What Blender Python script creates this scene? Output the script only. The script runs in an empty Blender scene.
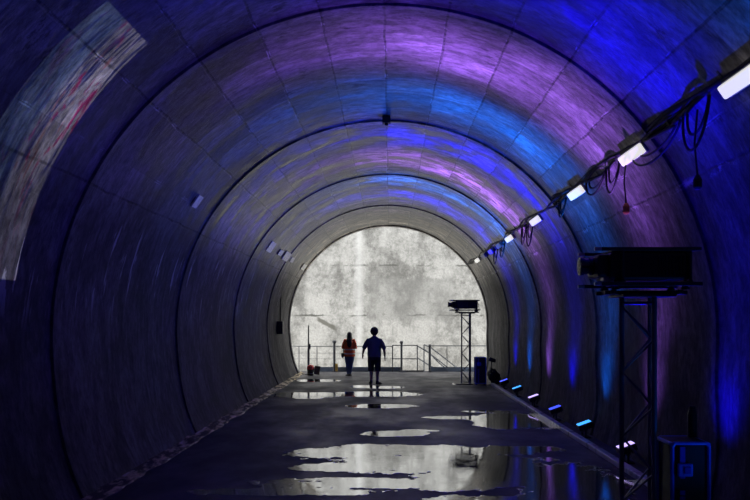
import bpy, bmesh, math, random
from mathutils import Vector, Matrix, noise as mnoise

S = bpy.context.scene
C = S.collection
rnd = random.Random(7)
PI = math.pi
R_ = math.radians
CAMZ = 2.0
F = 750.0
VX, VY = 390.0, 320.0


def floor_pt(px, py, z=0.0):
    Y = F * (CAMZ - z) / (py - VY)
    return (px - VX) / F * Y, Y


# ------------------------------------------------------------------ materials
def nd(nt, t, **kw):
    n = nt.nodes.new(t)
    for k, v in kw.items():
        setattr(n, k, v)
    return n


def math_n(nt, op, a, b=None, c=None, clamp=False):
    n = nd(nt, 'ShaderNodeMath', operation=op)
    n.use_clamp = clamp
    for i, v in enumerate((a, b, c)):
        if v is None:
            continue
        if isinstance(v, (int, float)):
            n.inputs[i].default_value = v
        else:
            nt.links.new(v, n.inputs[i])
    return n.outputs[0]


def noise_n(nt, vec, scale, detail=4, rough=0.55, dist=0.0):
    n = nd(nt, 'ShaderNodeTexNoise')
    n.inputs['Scale'].default_value = scale
    n.inputs['Detail'].default_value = detail
    n.inputs['Roughness'].default_value = rough
    n.inputs['Distortion'].default_value = dist
    nt.links.new(vec, n.inputs['Vector'])
    return n.outputs[0]


def map_n(nt, vec, scale=(1, 1, 1), loc=(0, 0, 0)):
    n = nd(nt, 'ShaderNodeMapping')
    n.inputs['Scale'].default_value = scale
    n.inputs['Location'].default_value = loc
    nt.links.new(vec, n.inputs['Vector'])
    return n.outputs[0]


def range_n(nt, v, a, b, c=0.0, d=1.0, smooth=True):
    n = nd(nt, 'ShaderNodeMapRange')
    if smooth:
        n.interpolation_type = 'SMOOTHSTEP'
    nt.links.new(v, n.inputs[0])
    for i, x in enumerate((a, b, c, d)):
        n.inputs[i + 1].default_value = x
    return n.outputs[0]


def mix_n(nt, fac, a, b, mode='MIX'):
    n = nd(nt, 'ShaderNodeMix', data_type='RGBA', blend_type=mode)
    for k, v in ((0, fac), (6, a), (7, b)):
        if isinstance(v, (int, float)):
            n.inputs[k].default_value = v
        elif isinstance(v, tuple):
            n.inputs[k].default_value = v if len(v) == 4 else (*v, 1)
        else:
            nt.links.new(v, n.inputs[k])
    return n.outputs[2]


def new_mat(name):
    m = bpy.data.materials.new(name)
    m.use_nodes = True
    nt = m.node_tree
    b = nt.nodes['Principled BSDF']
    return m, nt, b


def mat(name, col, rough=0.5, metal=0.0, var=0.25, scale=9.0, emit=None, estr=0.0):
    m, nt, b = new_mat(name)
    tc = nd(nt, 'ShaderNodeTexCoord')
    n = noise_n(nt, tc.outputs['Object'], scale, 5, 0.6)
    lo = tuple(c * (1 - var) for c in col)
    hi = tuple(min(1, c * (1 + var)) for c in col)
    nt.links.new(mix_n(nt, n, lo, hi), b.inputs['Base Color'])
    nt.links.new(range_n(nt, n, 0.2, 0.8, max(0.02, rough - 0.1), min(1, rough + 0.1)), b.inputs['Roughness'])
    b.inputs['Metallic'].default_value = metal
    if emit:
        b.inputs['Emission Color'].default_value = (*emit, 1)
        b.inputs['Emission Strength'].default_value = estr
    return m


def lining_mat():
    """tunnel concrete; UV.x = angle in degrees / 100, UV.y = depth in metres / 100"""
    m, nt, b = new_mat('tunnel_concrete')
    uv = nd(nt, 'ShaderNodeUVMap').outputs[0]
    sep = nd(nt, 'ShaderNodeSeparateXYZ')
    nt.links.new(uv, sep.inputs[0])
    ang = math_n(nt, 'MULTIPLY', sep.outputs[0], 100.0)
    dep = math_n(nt, 'MULTIPLY', sep.outputs[1], 100.0)
    cmb = nd(nt, 'ShaderNodeCombineXYZ')
    nt.links.new(math_n(nt, 'MULTIPLY', ang, 0.0639), cmb.inputs[0])   # arc metres
    nt.links.new(dep, cmb.inputs[1])
    P = cmb.outputs[0]
    wob = noise_n(nt, P, 1.3, 4)
    # streaks running round the vault
    st = noise_n(nt, map_n(nt, P, (0.8, 1.9, 1)), 1.0, 8, 0.72, 0.5)
    st2 = noise_n(nt, map_n(nt, P, (2.2, 6.0, 1), (3, 7, 0)), 1.0, 6, 0.7, 0.4)
    big = noise_n(nt, map_n(nt, P, (0.35, 0.5, 1), (11, 5, 0)), 1.0, 3)
    fine = noise_n(nt, map_n(nt, P, (0.8, 1.5, 1)), 7.0, 8, 0.78)
    br = nd(nt, 'ShaderNodeTexBrick')
    br.offset = 0.0
    br.squash = 1.0
    br.inputs['Scale'].default_value = 1.0
    br.inputs['Brick Width'].default_value = 0.71888
    br.inputs['Row Height'].default_value = 0.6
    br.inputs['Mortar Size'].default_value = 0.006
    br.inputs['Color1'].default_value = (0.34, 0.34, 0.34, 1)
    br.inputs['Color2'].default_value = (1.2, 1.2, 1.2, 1)
    br.inputs['Mortar'].default_value = (0.6, 0.6, 0.6, 1)
    nt.links.new(P, br.inputs['Vector'])
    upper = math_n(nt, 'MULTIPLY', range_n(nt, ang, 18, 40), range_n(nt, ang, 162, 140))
    v = math_n(nt, 'ADD', math_n(nt, 'MULTIPLY', st, 0.65), math_n(nt, 'MULTIPLY', st2, 0.35))
    v = range_n(nt, v, 0.44, 0.575, 0.0, 1.0)
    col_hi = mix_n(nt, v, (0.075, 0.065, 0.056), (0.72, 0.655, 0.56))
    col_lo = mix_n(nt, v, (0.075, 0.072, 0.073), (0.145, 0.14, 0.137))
    worn = range_n(nt, math_n(nt, 'ADD', dep, math_n(nt, 'MULTIPLY', math_n(nt, 'SUBTRACT', big, 0.5), 3.0)), 11.8, 13.6)   # weathering towards the mouth
    col_cl = mix_n(nt, v, (0.21, 0.195, 0.185), (0.40, 0.375, 0.345))
    col_hi = mix_n(nt, worn, col_cl, col_hi)
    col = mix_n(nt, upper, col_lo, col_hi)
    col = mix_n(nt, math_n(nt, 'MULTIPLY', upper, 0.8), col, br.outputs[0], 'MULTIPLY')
    col = mix_n(nt, 0.6, col, mix_n(nt, range_n(nt, big, 0.35, 0.65), (0.45, 0.45, 0.46), (1.2, 1.18, 1.15)), 'MULTIPLY')
    col = mix_n(nt, 0.75, col, mix_n(nt, range_n(nt, fine, 0.36, 0.62), (0.45, 0.44, 0.43), (1.35, 1.34, 1.32)), 'MULTIPLY')
    # black blotches
    bl = range_n(nt, noise_n(nt, map_n(nt, P, (1.5, 2.6, 1), (2, 9, 0)), 1.0, 7, 0.7), 0.60, 0.66)
    col = mix_n(nt, math_n(nt, 'MULTIPLY', bl, math_n(nt, 'MULTIPLY', upper, 0.75)), col, (0.035, 0.033, 0.035))
    # longitudinal seams on an 11.25 degree grid between 40 and 140 degrees
    aw = math_n(nt, 'ADD', ang, math_n(nt, 'MULTIPLY', math_n(nt, 'SUBTRACT', wob, 0.5), 1.3))
    g = math_n(nt, 'DIVIDE', aw, 11.25)
    fr = math_n(nt, 'ABSOLUTE', math_n(nt, 'SUBTRACT', math_n(nt, 'FRACT', math_n(nt, 'ADD', g, 0.5)), 0.5))
    rough_edge = range_n(nt, noise_n(nt, map_n(nt, P, (1, 5, 1)), 2.0, 4), 0.3, 0.75, 0.2, 1.0)
    sm = math_n(nt, 'MULTIPLY', range_n(nt, fr, 0.032, 0.008), math_n(nt, 'MULTIPLY', range_n(nt, ang, 38, 42), range_n(nt, ang, 142, 138)))

    def one(a, w):
        return range_n(nt, math_n(nt, 'ABSOLUTE', math_n(nt, 'SUBTRACT', aw, a)), w, 0.05)
    low = math_n(nt, 'MAXIMUM', one(27.5, 0.4), one(152.5, 0.4))
    sm2 = math_n(nt, 'MULTIPLY', math_n(nt, 'MAXIMUM', sm, low), rough_edge)
    col = mix_n(nt, math_n(nt, 'MULTIPLY', sm2, 0.9), col, (0.025, 0.024, 0.026))
    # pale lime along seams, broken up
    lime_n = range_n(nt, noise_n(nt, map_n(nt, P, (2, 1.1, 1), (5, 1, 0)), 2.2, 5, 0.7), 0.53, 0.63)
    lime = math_n(nt, 'MULTIPLY', math_n(nt, 'MAXIMUM', math_n(nt, 'MULTIPLY', range_n(nt, fr, 0.036, 0.018), range_n(nt, fr, 0.0, 0.018)), one(27.0, 1.0)), lime_n)
    lime = math_n(nt, 'MULTIPLY', lime, math_n(nt, 'MULTIPLY', range_n(nt, ang, 22, 27), range_n(nt, ang, 158, 153)))
    # drips below the lowest left seam
    dr = range_n(nt, noise_n(nt, map_n(nt, P, (0.5, 3.0, 1), (1.5, 2.2, 0)), 1.6, 6, 0.68, 0.4), 0.585, 0.63)
    dz = math_n(nt, 'MULTIPLY', range_n(nt, ang, 155, 161), range_n(nt, ang, 181, 168))
    lime = math_n(nt, 'MAXIMUM', lime, math_n(nt, 'MULTIPLY', math_n(nt, 'MULTIPLY', dr, dz), 0.8))
    col = mix_n(nt, math_n(nt, 'MULTIPLY', lime, 0.8), col, (0.62, 0.61, 0.58))
    # ring joints every 4.8 m
    rg = math_n(nt, 'ABSOLUTE', math_n(nt, 'SUBTRACT', math_n(nt, 'FRACT', math_n(nt, 'ADD', math_n(nt, 'DIVIDE', math_n(nt, 'SUBTRACT', dep, 3.4), 4.8), 0.5)), 0.5))
    rj = math_n(nt, 'MULTIPLY', range_n(nt, rg, 0.009, 0.002), rough_edge)
    col = mix_n(nt, math_n(nt, 'MULTIPLY', rj, 0.5), col, (0.03, 0.03, 0.033))
    nt.links.new(col, b.inputs['Base Color'])
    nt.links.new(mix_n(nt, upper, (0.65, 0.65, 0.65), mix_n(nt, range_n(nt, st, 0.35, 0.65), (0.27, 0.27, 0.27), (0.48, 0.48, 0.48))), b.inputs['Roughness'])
    nt.links.new(math_n(nt, 'MULTIPLY_ADD', math_n(nt, 'MULTIPLY', upper, worn), 0.45, 0.05), b.inputs['Specular IOR Level'])
    bp = nd(nt, 'ShaderNodeBump')
    bp.inputs['Strength'].default_value = 0.4
    bp.inputs['Distance'].default_value = 0.02
    h = math_n(nt, 'SUBTRACT', math_n(nt, 'ADD', math_n(nt, 'MULTIPLY', v, 0.5), math_n(nt, 'MULTIPLY', fine, 0.3)), sm2)
    nt.links.new(h, bp.inputs['Height'])
    nt.links.new(bp.outputs[0], b.inputs['Normal'])
    return m


def floor_mat():
    m, nt, b = new_mat('damp_floor_concrete')
    P = nd(nt, 'ShaderNodeTexCoord').outputs['Object']
    a = noise_n(nt, map_n(nt, P, (0.6, 0.35, 1)), 1.2, 6, 0.62)
    f = noise_n(nt, P, 16, 5, 0.7)
    v = range_n(nt, a, 0.35, 0.65)
    col = mix_n(nt, v, (0.038, 0.035, 0.04), (0.11, 0.102, 0.105))
    col = mix_n(nt, 0.4, col, mix_n(nt, f, (0.5, 0.5, 0.5), (1.4, 1.4, 1.4)), 'MULTIPLY')
    nt.links.new(col, b.inputs['Base Color'])
    nt.links.new(range_n(nt, a, 0.35, 0.7, 0.66, 0.36), b.inputs['Roughness'])
    b.inputs['Specular IOR Level'].default_value = 0.3
    bp = nd(nt, 'ShaderNodeBump')
    bp.inputs['Strength'].default_value = 0.5
    bp.inputs['Distance'].default_value = 0.015
    nt.links.new(f, bp.inputs['Height'])
    nt.links.new(bp.outputs[0], b.inputs['Normal'])
    return m


def puddle_mat():
    m, nt, b = new_mat('puddle_water')
    P = nd(nt, 'ShaderNodeTexCoord').outputs['Object']
    a = noise_n(nt, map_n(nt, P, (3.0, 2.0, 1)), 1.5, 5, 0.6)
    b.inputs['Base Color'].default_value = (0.60, 0.61, 0.62, 1)
    b.inputs['Metallic'].default_value = 1.0
    nt.links.new(range_n(nt, a, 0.35, 0.75, 0.02, 0.13), b.inputs['Roughness'])
    bp = nd(nt, 'ShaderNodeBump')
    bp.inputs['Strength'].default_value = 0.05
    bp.inputs['Distance'].default_value = 0.01
    nt.links.new(noise_n(nt, P, 5, 3), bp.inputs['Height'])
    nt.links.new(bp.outputs[0], b.inputs['Normal'])
    return m


def outer_mat():
    m, nt, b = new_mat('sprayed_concrete_wall')
    P = nd(nt, 'ShaderNodeTexCoord').outputs['Object']
    sep = nd(nt, 'ShaderNodeSeparateXYZ')
    nt.links.new(P, sep.inputs[0])
    x, z = sep.outputs[0], sep.outputs[2]
    big = noise_n(nt, map_n(nt, P, (0.75, 1, 0.33), (2, 0, 1)), 1.0, 5, 0.6)
    mid = noise_n(nt, P, 2.6, 6, 0.7)
    fin = noise_n(nt, P, 11, 6, 0.75)
    v = math_n(nt, 'ADD', math_n(nt, 'MULTIPLY', big, 0.6), math_n(nt, 'MULTIPLY', mid, 0.4))
    col = mix_n(nt, range_n(nt, v, 0.38, 0.6), (0.082, 0.08, 0.075), (0.225, 0.222, 0.212))
    col = mix_n(nt, 0.75, col, mix_n(nt, range_n(nt, fin, 0.3, 0.66), (0.62, 0.62, 0.61), (1.12, 1.12, 1.12)), 'MULTIPLY')
    wob = math_n(nt, 'MULTIPLY', math_n(nt, 'SUBTRACT', mid, 0.5), 0.25)
    # pour lines
    for h, w, s in ((2.22, 0.06, 1.0), (4.62, 0.065, 0.9)):
        l = range_n(nt, math_n(nt, 'ABSOLUTE', math_n(nt, 'SUBTRACT', math_n(nt, 'ADD', z, wob), h)), w, 0.01)
        l = math_n(nt, 'MULTIPLY', l, math_n(nt, 'MULTIPLY', range_n(nt, noise_n(nt, map_n(nt, P, (0.7, 1, 0.1), (h, 0, 0)), 1.5, 4), 0.4, 0.6), s))
        col = mix_n(nt, l, col, (0.04, 0.039, 0.035))
    # pale run-off stripe and grey patch
    s1 = range_n(nt, math_n(nt, 'ABSOLUTE', math_n(nt, 'ADD', math_n(nt, 'ADD', x, wob), 1.5)), 0.32, 0.0)
    col = mix_n(nt, math_n(nt, 'MULTIPLY', s1, 0.42), col, (0.36, 0.36, 0.355))
    s2 = math_n(nt, 'MULTIPLY', range_n(nt, math_n(nt, 'ABSOLUTE', math_n(nt, 'SUBTRACT', math_n(nt, 'ADD', x, wob), 1.0)), 2.2, 1.9),
                range_n(nt, math_n(nt, 'ABSOLUTE', math_n(nt, 'SUBTRACT', math_n(nt, 'ADD', z, wob), 3.0)), 1.1, 0.9))
    col = mix_n(nt, math_n(nt, 'MULTIPLY', s2, 0.45), col, (0.11, 0.109, 0.104))
    # dark slanted scar
    sx = math_n(nt, 'ADD', x, 3.05)
    sz = math_n(nt, 'SUBTRACT', z, 1.82)
    dl = math_n(nt, 'ABSOLUTE', math_n(nt, 'ADD', math_n(nt, 'ADD', sz, math_n(nt, 'MULTIPLY', sx, 0.55)), math_n(nt, 'MULTIPLY', wob, 0.6)))
    sc = math_n(nt, 'MULTIPLY', range_n(nt, dl, 0.16, 0.06), range_n(nt, math_n(nt, 'ABSOLUTE', sx), 0.55, 0.35))
    col = mix_n(nt, math_n(nt, 'MULTIPLY', sc, 0.9), col, (0.05, 0.048, 0.04))
    sp = range_n(nt, noise_n(nt, P, 1.7, 3, 0.5), 0.70, 0.74)
    col = mix_n(nt, math_n(nt, 'MULTIPLY', sp, 0.7), col, (0.1, 0.1, 0.09))
    nt.links.new(col, b.inputs['Base Color'])
    b.inputs['Roughness'].default_value = 0.95
    bp = nd(nt, 'ShaderNodeBump')
    bp.inputs['Strength'].default_value = 0.8
    bp.inputs['Distance'].default_value = 0.05
    nt.links.new(fin, bp.inputs['Height'])
    nt.links.new(bp.outputs[0], b.inputs['Normal'])
    return m


def dirt_mat():
    m, nt, b = new_mat('gutter_dirt')
    P = nd(nt, 'ShaderNodeTexCoord').outputs['Object']
    a = noise_n(nt, map_n(nt, P, (4, 1.2, 4)), 2.2, 6, 0.7)
    c = mix_n(nt, range_n(nt, a, 0.45, 0.6), (0.06, 0.045, 0.03), (0.75, 0.56, 0.27))
    c = mix_n(nt, range_n(nt, a, 0.6, 0.68), c, (0.85, 0.8, 0.66))
    nt.links.new(c, b.inputs['Base Color'])
    nt.links.new(range_n(nt, a, 0.4, 0.6, 0.8, 0.35), b.inputs['Roughness'])
    return m


M = dict(
    lining=lining_mat(), floor=floor_mat(), puddle=puddle_mat(), outer=outer_mat(), dirt=dirt_mat(),
    kerb=mat('kerb_concrete', (0.62, 0.60, 0.55), 0.32, var=0.4, scale=5),
    black=mat('black_metal', (0.015, 0.015, 0.017), 0.45, 0.0),
    blackgloss=mat('black_gloss', (0.01, 0.01, 0.012), 0.2),
    rubber=mat('black_rubber', (0.012, 0.012, 0.012), 0.7),
    truss=mat('dark_truss_steel', (0.20, 0.20, 0.22), 0.38, 0.6),
    steel=mat('bare_steel', (0.45, 0.45, 0.47), 0.35, 0.8),
    rail=mat('grey_painted_rail', (0.06, 0.062, 0.07), 0.55),
    toe=mat('blue_grey_board', (0.10, 0.125, 0.17), 0.6),
    blue=mat('blue_edge', (0.05, 0.15, 0.75), 0.4),  # blue base colour for the case edges and latch
    bluepanel=mat('blue_panel', (0.03, 0.05, 0.50), 0.4),
    batten=mat('batten_diffuser', (0.85, 0.86, 0.84), 0.4, var=0.05, emit=(1.0, 0.98, 0.92), estr=0.75),
    battencase=mat('batten_case', (0.32, 0.32, 0.32), 0.5),
    plate=mat('pale_plate', (0.80, 0.78, 0.72), 0.3, var=0.2),
    orangecord=mat('orange_plug', (0.5, 0.14, 0.03), 0.5),
    skin=mat('skin', (0.42, 0.24, 0.17), 0.6, var=0.1),
    hairdark=mat('dark_hair', (0.018, 0.012, 0.010), 0.5, var=0.5, scale=40),
    hairbrown=mat('brown_hair', (0.035, 0.025, 0.02), 0.6, var=0.5, scale=40),
    shirt=mat('navy_shirt', (0.13, 0.14, 0.165), 0.85),
    shorts=mat('dark_shorts', (0.015, 0.017, 0.025), 0.85),
    shoe=mat('black_shoe', (0.012, 0.012, 0.014), 0.5),
    hivis=mat('orange_hivis', (0.85, 0.13, 0.03), 0.7, var=0.15),
    reflect=mat('reflective_tape', (0.7, 0.68, 0.6), 0.4),
    jeans=mat('blue_jeans', (0.08, 0.12, 0.24), 0.85),
    bag=mat('dark_leather', (0.02, 0.018, 0.018), 0.5),
    red=mat('red_paint', (0.55, 0.04, 0.04), 0.45),
    ochre=mat('yellow_brown_paint', (0.35, 0.22, 0.05), 0.6),
    brown=mat('brown_case', (0.05, 0.035, 0.03), 0.6),
)


# ------------------------------------------------------------------ mesh helpers
def link(name, bm, m, parent=None, smooth=False):
    me = bpy.data.meshes.new(name)
    bmesh.ops.recalc_face_normals(bm, faces=bm.faces)
    bm.to_mesh(me)
    bm.free()
    if smooth:
        me.polygons.foreach_set('use_smooth', [True] * len(me.polygons))
    o = bpy.data.objects.new(name, me)
    if m:
        me.materials.append(m)
    C.objects.link(o)
    if parent:
        o.parent = parent
    return o


def tag(o, label=None, cat=None, group=None, kind=None):
    if label: o['label'] = label
    if cat: o['category'] = cat
    if group: o['group'] = group
    if kind: o['kind'] = kind
    return o


def thing(name, label, cat, loc=(0, 0, 0), rz=0.0, group=None):
    o = bpy.data.objects.new(name, None)
    o.empty_display_size = 0.2
    C.objects.link(o)
    o.location = loc
    o.rotation_euler = (0, 0, rz)
    return tag(o, label, cat, group)


def copy_tree(o, parent=None):
    c = o.copy()
    C.objects.link(c)
    if parent: c.parent = parent
    for ch in list(o.children):
        copy_tree(ch, c)
    return c


def box(bm, c, s, rot=None, bev=0.0):
    r = bmesh.ops.create_cube(bm, size=1.0)
    vs = r['verts']
    for v in vs:
        v.co = Vector((v.co.x * s[0], v.co.y * s[1], v.co.z * s[2]))
    if bev:
        es = list({e for v in vs for e in v.link_edges})
        rr = bmesh.ops.bevel(bm, geom=es, offset=bev, segments=2, affect='EDGES', profile=0.5)
        vs = list({v for f in rr['faces'] for v in f.verts} | {v for v in vs if v.is_valid})
    mtx = Matrix.Translation(Vector(c)) @ (rot.to_4x4() if rot else Matrix.Identity(4))
    for v in vs:
        v.co = mtx @ v.co
    return bm


def loft(bm, rings, n=14, cap=True):
    """rings: (centre, rx, ry, xaxis, yaxis)"""
    prev = None
    first = None
    for c, rx, ry, ax, ay in rings:
        c = Vector(c); ax = Vector(ax); ay = Vector(ay)
        cur = [bm.verts.new(c + ax * (rx * math.cos(2 * PI * i / n)) + ay * (ry * math.sin(2 * PI * i / n))) for i in range(n)]
        if prev:
            for i in range(n):
                bm.faces.new((prev[i], prev[(i + 1) % n], cur[(i + 1) % n], cur[i]))
        else:
            first = cur
        prev = cur
    if cap:
        bm.faces.new(list(reversed(first)))
        bm.faces.new(prev)
    return bm


def tube(bm, pts, rad, n=8):
    """tube along a polyline, rad a number or one per point"""
    pts = [Vector(p) for p in pts]
    rads = rad if isinstance(rad, (list, tuple)) else [rad] * len(pts)
    t0 = (pts[1] - pts[0]).normalized()
    up = Vector((0, 0, 1)) if abs(t0.z) < 0.9 else Vector((0, 1, 0))
    ax = t0.cross(up).normalized()
    rings = []
    for i, p in enumerate(pts):
        if i == 0: t = pts[1] - pts[0]
        elif i == len(pts) - 1: t = pts[-1] - pts[-2]
        else: t = (pts[i + 1] - pts[i]).normalized() + (pts[i] - pts[i - 1]).normalized()
        t.normalize()
        ax = (ax - t * ax.dot(t)).normalized()
        ay = t.cross(ax)
        rings.append((p, rads[i], rads[i], ax.copy(), ay))
    return loft(bm, rings, n)


def cyl(bm, a, b, r, n=16, r2=None):
    return tube(bm, [a, b], [r, r if r2 is None else r2], n)


def horiz(rings, n=18, bm=None):
    """rings of (x, y, z, rx, ry) stacked upward"""
    bm = bm or bmesh.new()
    return loft(bm, [((x, y, z), rx, ry, (1, 0, 0), (0, 1, 0)) for x, y, z, rx, ry in rings], n)


def fuse(name, bm, m, parent, voxel, smooth_it=4):
    """one continuous surface out of overlapping closed shapes"""
    o = link(name, bm, m, None, True)
    md = o.modifiers.new('r', 'REMESH'); md.mode = 'VOXEL'; md.voxel_size = voxel; md.use_smooth_shade = True
    sm = o.modifiers.new('s', 'SMOOTH'); sm.iterations = smooth_it; sm.factor = 0.5
    dg = bpy.context.evaluated_depsgraph_get()
    me = bpy.data.meshes.new_from_object(o.evaluated_get(dg))
    o.modifiers.clear()
    old = o.data
    o.data = me
    bpy.data.meshes.remove(old)
    if not me.materials: me.materials.append(m)
    me.polygons.foreach_set('use_smooth', [True] * len(me.polygons))
    if parent: o.parent = parent
    return o


# ------------------------------------------------------------------ tunnel shell
CX, CZ, RAD = -0.06, 1.81, 3.66
YE, YB = 27.6, -13.4


def prof(th, off):
    a = R_(th)
    r = RAD + off
    low = 0.0
    if th < -4: low = (-4 - th) / 26
    elif th > 184: low = (th - 184) / 26
    low = min(1.2, low)
    r += (0.34 if th < 90 else 0.10) * low * low * (3 - 2 * min(low, 1)) / 1.0
    return CX + r * math.cos(a), CZ + r * math.sin(a)


stations = []
edges = [YB + 4.8 * k for k in range(0, 9)]
edges = [-13.4, -10.999, -6.2, -1.4, 3.4, 8.2, 13.0, 17.8, 22.6, 27.4]
for a, b_ in zip(edges[:-1], edges[1:]):
    for t in (0, 0.25, 0.5, 0.75, 1.0):
        stations.append((a + (b_ - a) * t + (0.012 if t == 0 else 0), -0.028 + 0.028 * t))
stations += [(27.412, -0.04), (YE, -0.05), (YE + 0.02, -0.04), (YE + 0.02, 0.45), (YB, 0.45)]


def shell(name, t0, t1, step=1.0):
    n = int(round((t1 - t0) / step))
    bm = bmesh.new()
    uvl = bm.loops.layers.uv.new('UVMap')
    grid = []
    for y, off in stations:
        row = []
        for i in range(n + 1):
            th = t0 + (t1 - t0) * i / n
            x, z = prof(th, off)
            row.append((bm.verts.new((x, y, z)), th, y))
        grid.append(row)
    for j in range(len(grid) - 1):
        step = j % 5 == 4 or j > 44
        if step:
            lo_, hi_ = [[(bm.verts.new(v[0].co), v[1], v[2]) for v in grid[j + d]] for d in (0, 1)]
        else:
            lo_, hi_ = grid[j], grid[j + 1]
        for i in range(n):
            q = (lo_[i], lo_[i + 1], hi_[i + 1], hi_[i])
            f = bm.faces.new([v[0] for v in q])
            f.smooth = not step
            for lp, v in zip(f.loops, q):
                lp[uvl].uv = (v[1] / 100, v[2] / 100)
    me = bpy.data.meshes.new(name)
    bm.to_mesh(me); bm.free()
    # sharp at the steps
    me.materials.append(M['lining'])
    o = bpy.data.objects.new(name, me)
    C.objects.link(o)
    return tag(o, kind='structure')


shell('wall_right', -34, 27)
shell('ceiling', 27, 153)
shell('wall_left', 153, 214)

bm = bmesh.new()
box(bm, (0, (YB + 29.4) / 2, -0.15), (9.6, 29.4 - YB, 0.30))
tag(link('floor', bm, M['floor']), kind='structure')
bm = bmesh.new()
box(bm, (0, YB - 0.15, 2.5), (10, 0.3, 9))
tag(link('wall_front', bm, M['lining']), kind='structure')
bm = bmesh.new()
box(bm, (0, 36.4, 4.0), (34, 0.8, 16))
tag(link('wall_back', bm, M['outer']), kind='structure')
bm = bmesh.new()
box(bm, (0, 32.7, -1.35), (34, 6.6, 0.3))
tag(link('ground', bm, M['kerb']), kind='structure')

# right kerb: a low concrete edge with a cable channel behind it
bm = bmesh.new()
box(bm, (3.13, 11.25, 0.04), (0.11, 23.3, 0.08), bev=0.012)
tag(link('trim_1', bm, M['kerb']), kind='structure')
# left wall foot: a ragged strip of dirt and broken mortar
bm = bmesh.new()
prev = None
y = 2.0
while y < 28.2:
    nz = mnoise.noise(Vector((0.3, y * 1.1, 0))) * 0.6 + mnoise.noise(Vector((4.3, y * 3.1, 0))) * 0.4
    w = 0.13 + 0.09 * nz
    h = 0.035 + 0.025 * mnoise.noise(Vector((9.1, y * 2.3, 2)))
    xs = -3.36
    cur = [bm.verts.new(p) for p in ((xs, y, -0.01), (xs, y, h * 1.6), (xs + w * 0.6, y, h), (xs + w * 1.3, y, 0.012), (xs + w * 1.5, y, -0.01))]
    if prev:
        for i in range(4):
            bm.faces.new((prev[i], prev[i + 1], cur[i + 1], cur[i]))
    prev = cur
    y += 0.09
o = link('debris', bm, M['dirt'])
tag(o, 'ragged line of dirt and broken mortar along the foot of the left tunnel wall', 'debris', kind='stuff')


# ------------------------------------------------------------------ puddles
def puddle(ells, label, seed, amp=0.35, cell=0.045):
    """ells: pixel boxes (x0, x1, y0, y1) of the water's extents, laid on the floor in metres"""
    E = []
    for x0, x1, y0, y1 in ells:
        ym = 2 / (1 / (y0 - VY) + 1 / (y1 - VY)) + VY
        Y0, Y1 = F * CAMZ / (y1 - VY), F * CAMZ / (y0 - VY)
        X0, X1 = (x0 - VX) / (ym - VY) * CAMZ, (x1 - VX) / (ym - VY) * CAMZ
        E.append(((X0 + X1) / 2, (Y0 + Y1) / 2, (X1 - X0) / 2, (Y1 - Y0) / 2))

    def f(x, y):
        b = max(1 - (abs((x - a) / rx) ** 2.4 + abs((yy_ - y) / ry) ** 2.4) for a, yy_, rx, ry in E)
        b = max(b, -1.5)
        n = mnoise.fractal(Vector((x * 1.5 + seed * 7.3, y * 2.0, seed)), 0.45, 2.1, 6)
        return b + amp * n * 1.7
    mx = 0.25
    x0 = min(e[0] - e[2] for e in E) - mx; x1 = max(e[0] + e[2] for e in E) + mx
    y0 = min(e[1] - e[3] for e in E) - mx; y1 = max(e[1] + e[3] for e in E) + mx
    nx, ny = int((x1 - x0) / cell) + 1, int((y1 - y0) / cell) + 1
    val = [[f(x0 + i * cell, y0 + j * cell) for i in range(nx + 1)] for j in range(ny + 1)]
    bm = bmesh.new()
    cache = {}

    def vert(k, p):
        if k not in cache: cache[k] = bm.verts.new((p[0], p[1], 0.004))
        return cache[k]
    for j in range(ny):
        for i in range(nx):
            for tri in (((i, j), (i + 1, j), (i + 1, j + 1)), ((i, j), (i + 1, j + 1), (i, j + 1))):
                vv = [val[b][a] for a, b in tri]
                if max(vv) <= 0: continue
                poly = []
                for k in range(3):
                    p, q = tri[k], tri[(k + 1) % 3]
                    fp, fq = vv[k], vv[(k + 1) % 3]
                    if fp > 0: poly.append(vert(p, (x0 + p[0] * cell, y0 + p[1] * cell)))
                    if (fp > 0) != (fq > 0):
                        t = fp / (fp - fq)
                        key = tuple(sorted((p, q)))
                        poly.append(vert(key, (x0 + (p[0] + (q[0] - p[0]) * t) * cell, y0 + (p[1] + (q[1] - p[1]) * t) * cell)))
                if len(poly) >= 3:
                    try: bm.faces.new(poly)
                    except ValueError: pass
    # keep the larger islands only
    seen = set(); isl = []
    for v in bm.verts:
        if v in seen: continue
        st = [v]; seen.add(v); comp = []
        while st:
            u = st.pop(); comp.append(u)
            for e in u.link_edges:
                w = e.other_vert(u)
                if w not in seen: seen.add(w); st.append(w)
        isl.append(comp)
    isl.sort(key=len, reverse=True)
    dele = [v for c in isl[6:] for v in c]
    if dele: bmesh.ops.delete(bm, geom=dele, context='VERTS')
    o = link('puddle', bm, M['puddle'], None, True)
    for p in o.data.polygons:
        if p.normal.z < 0: p.flip()
    sd = o.modifiers.new('t', 'SOLIDIFY'); sd.thickness = 0.003; sd.offset = -1
    return tag(o, label, 'puddle', 'puddles on the tunnel floor')


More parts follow.
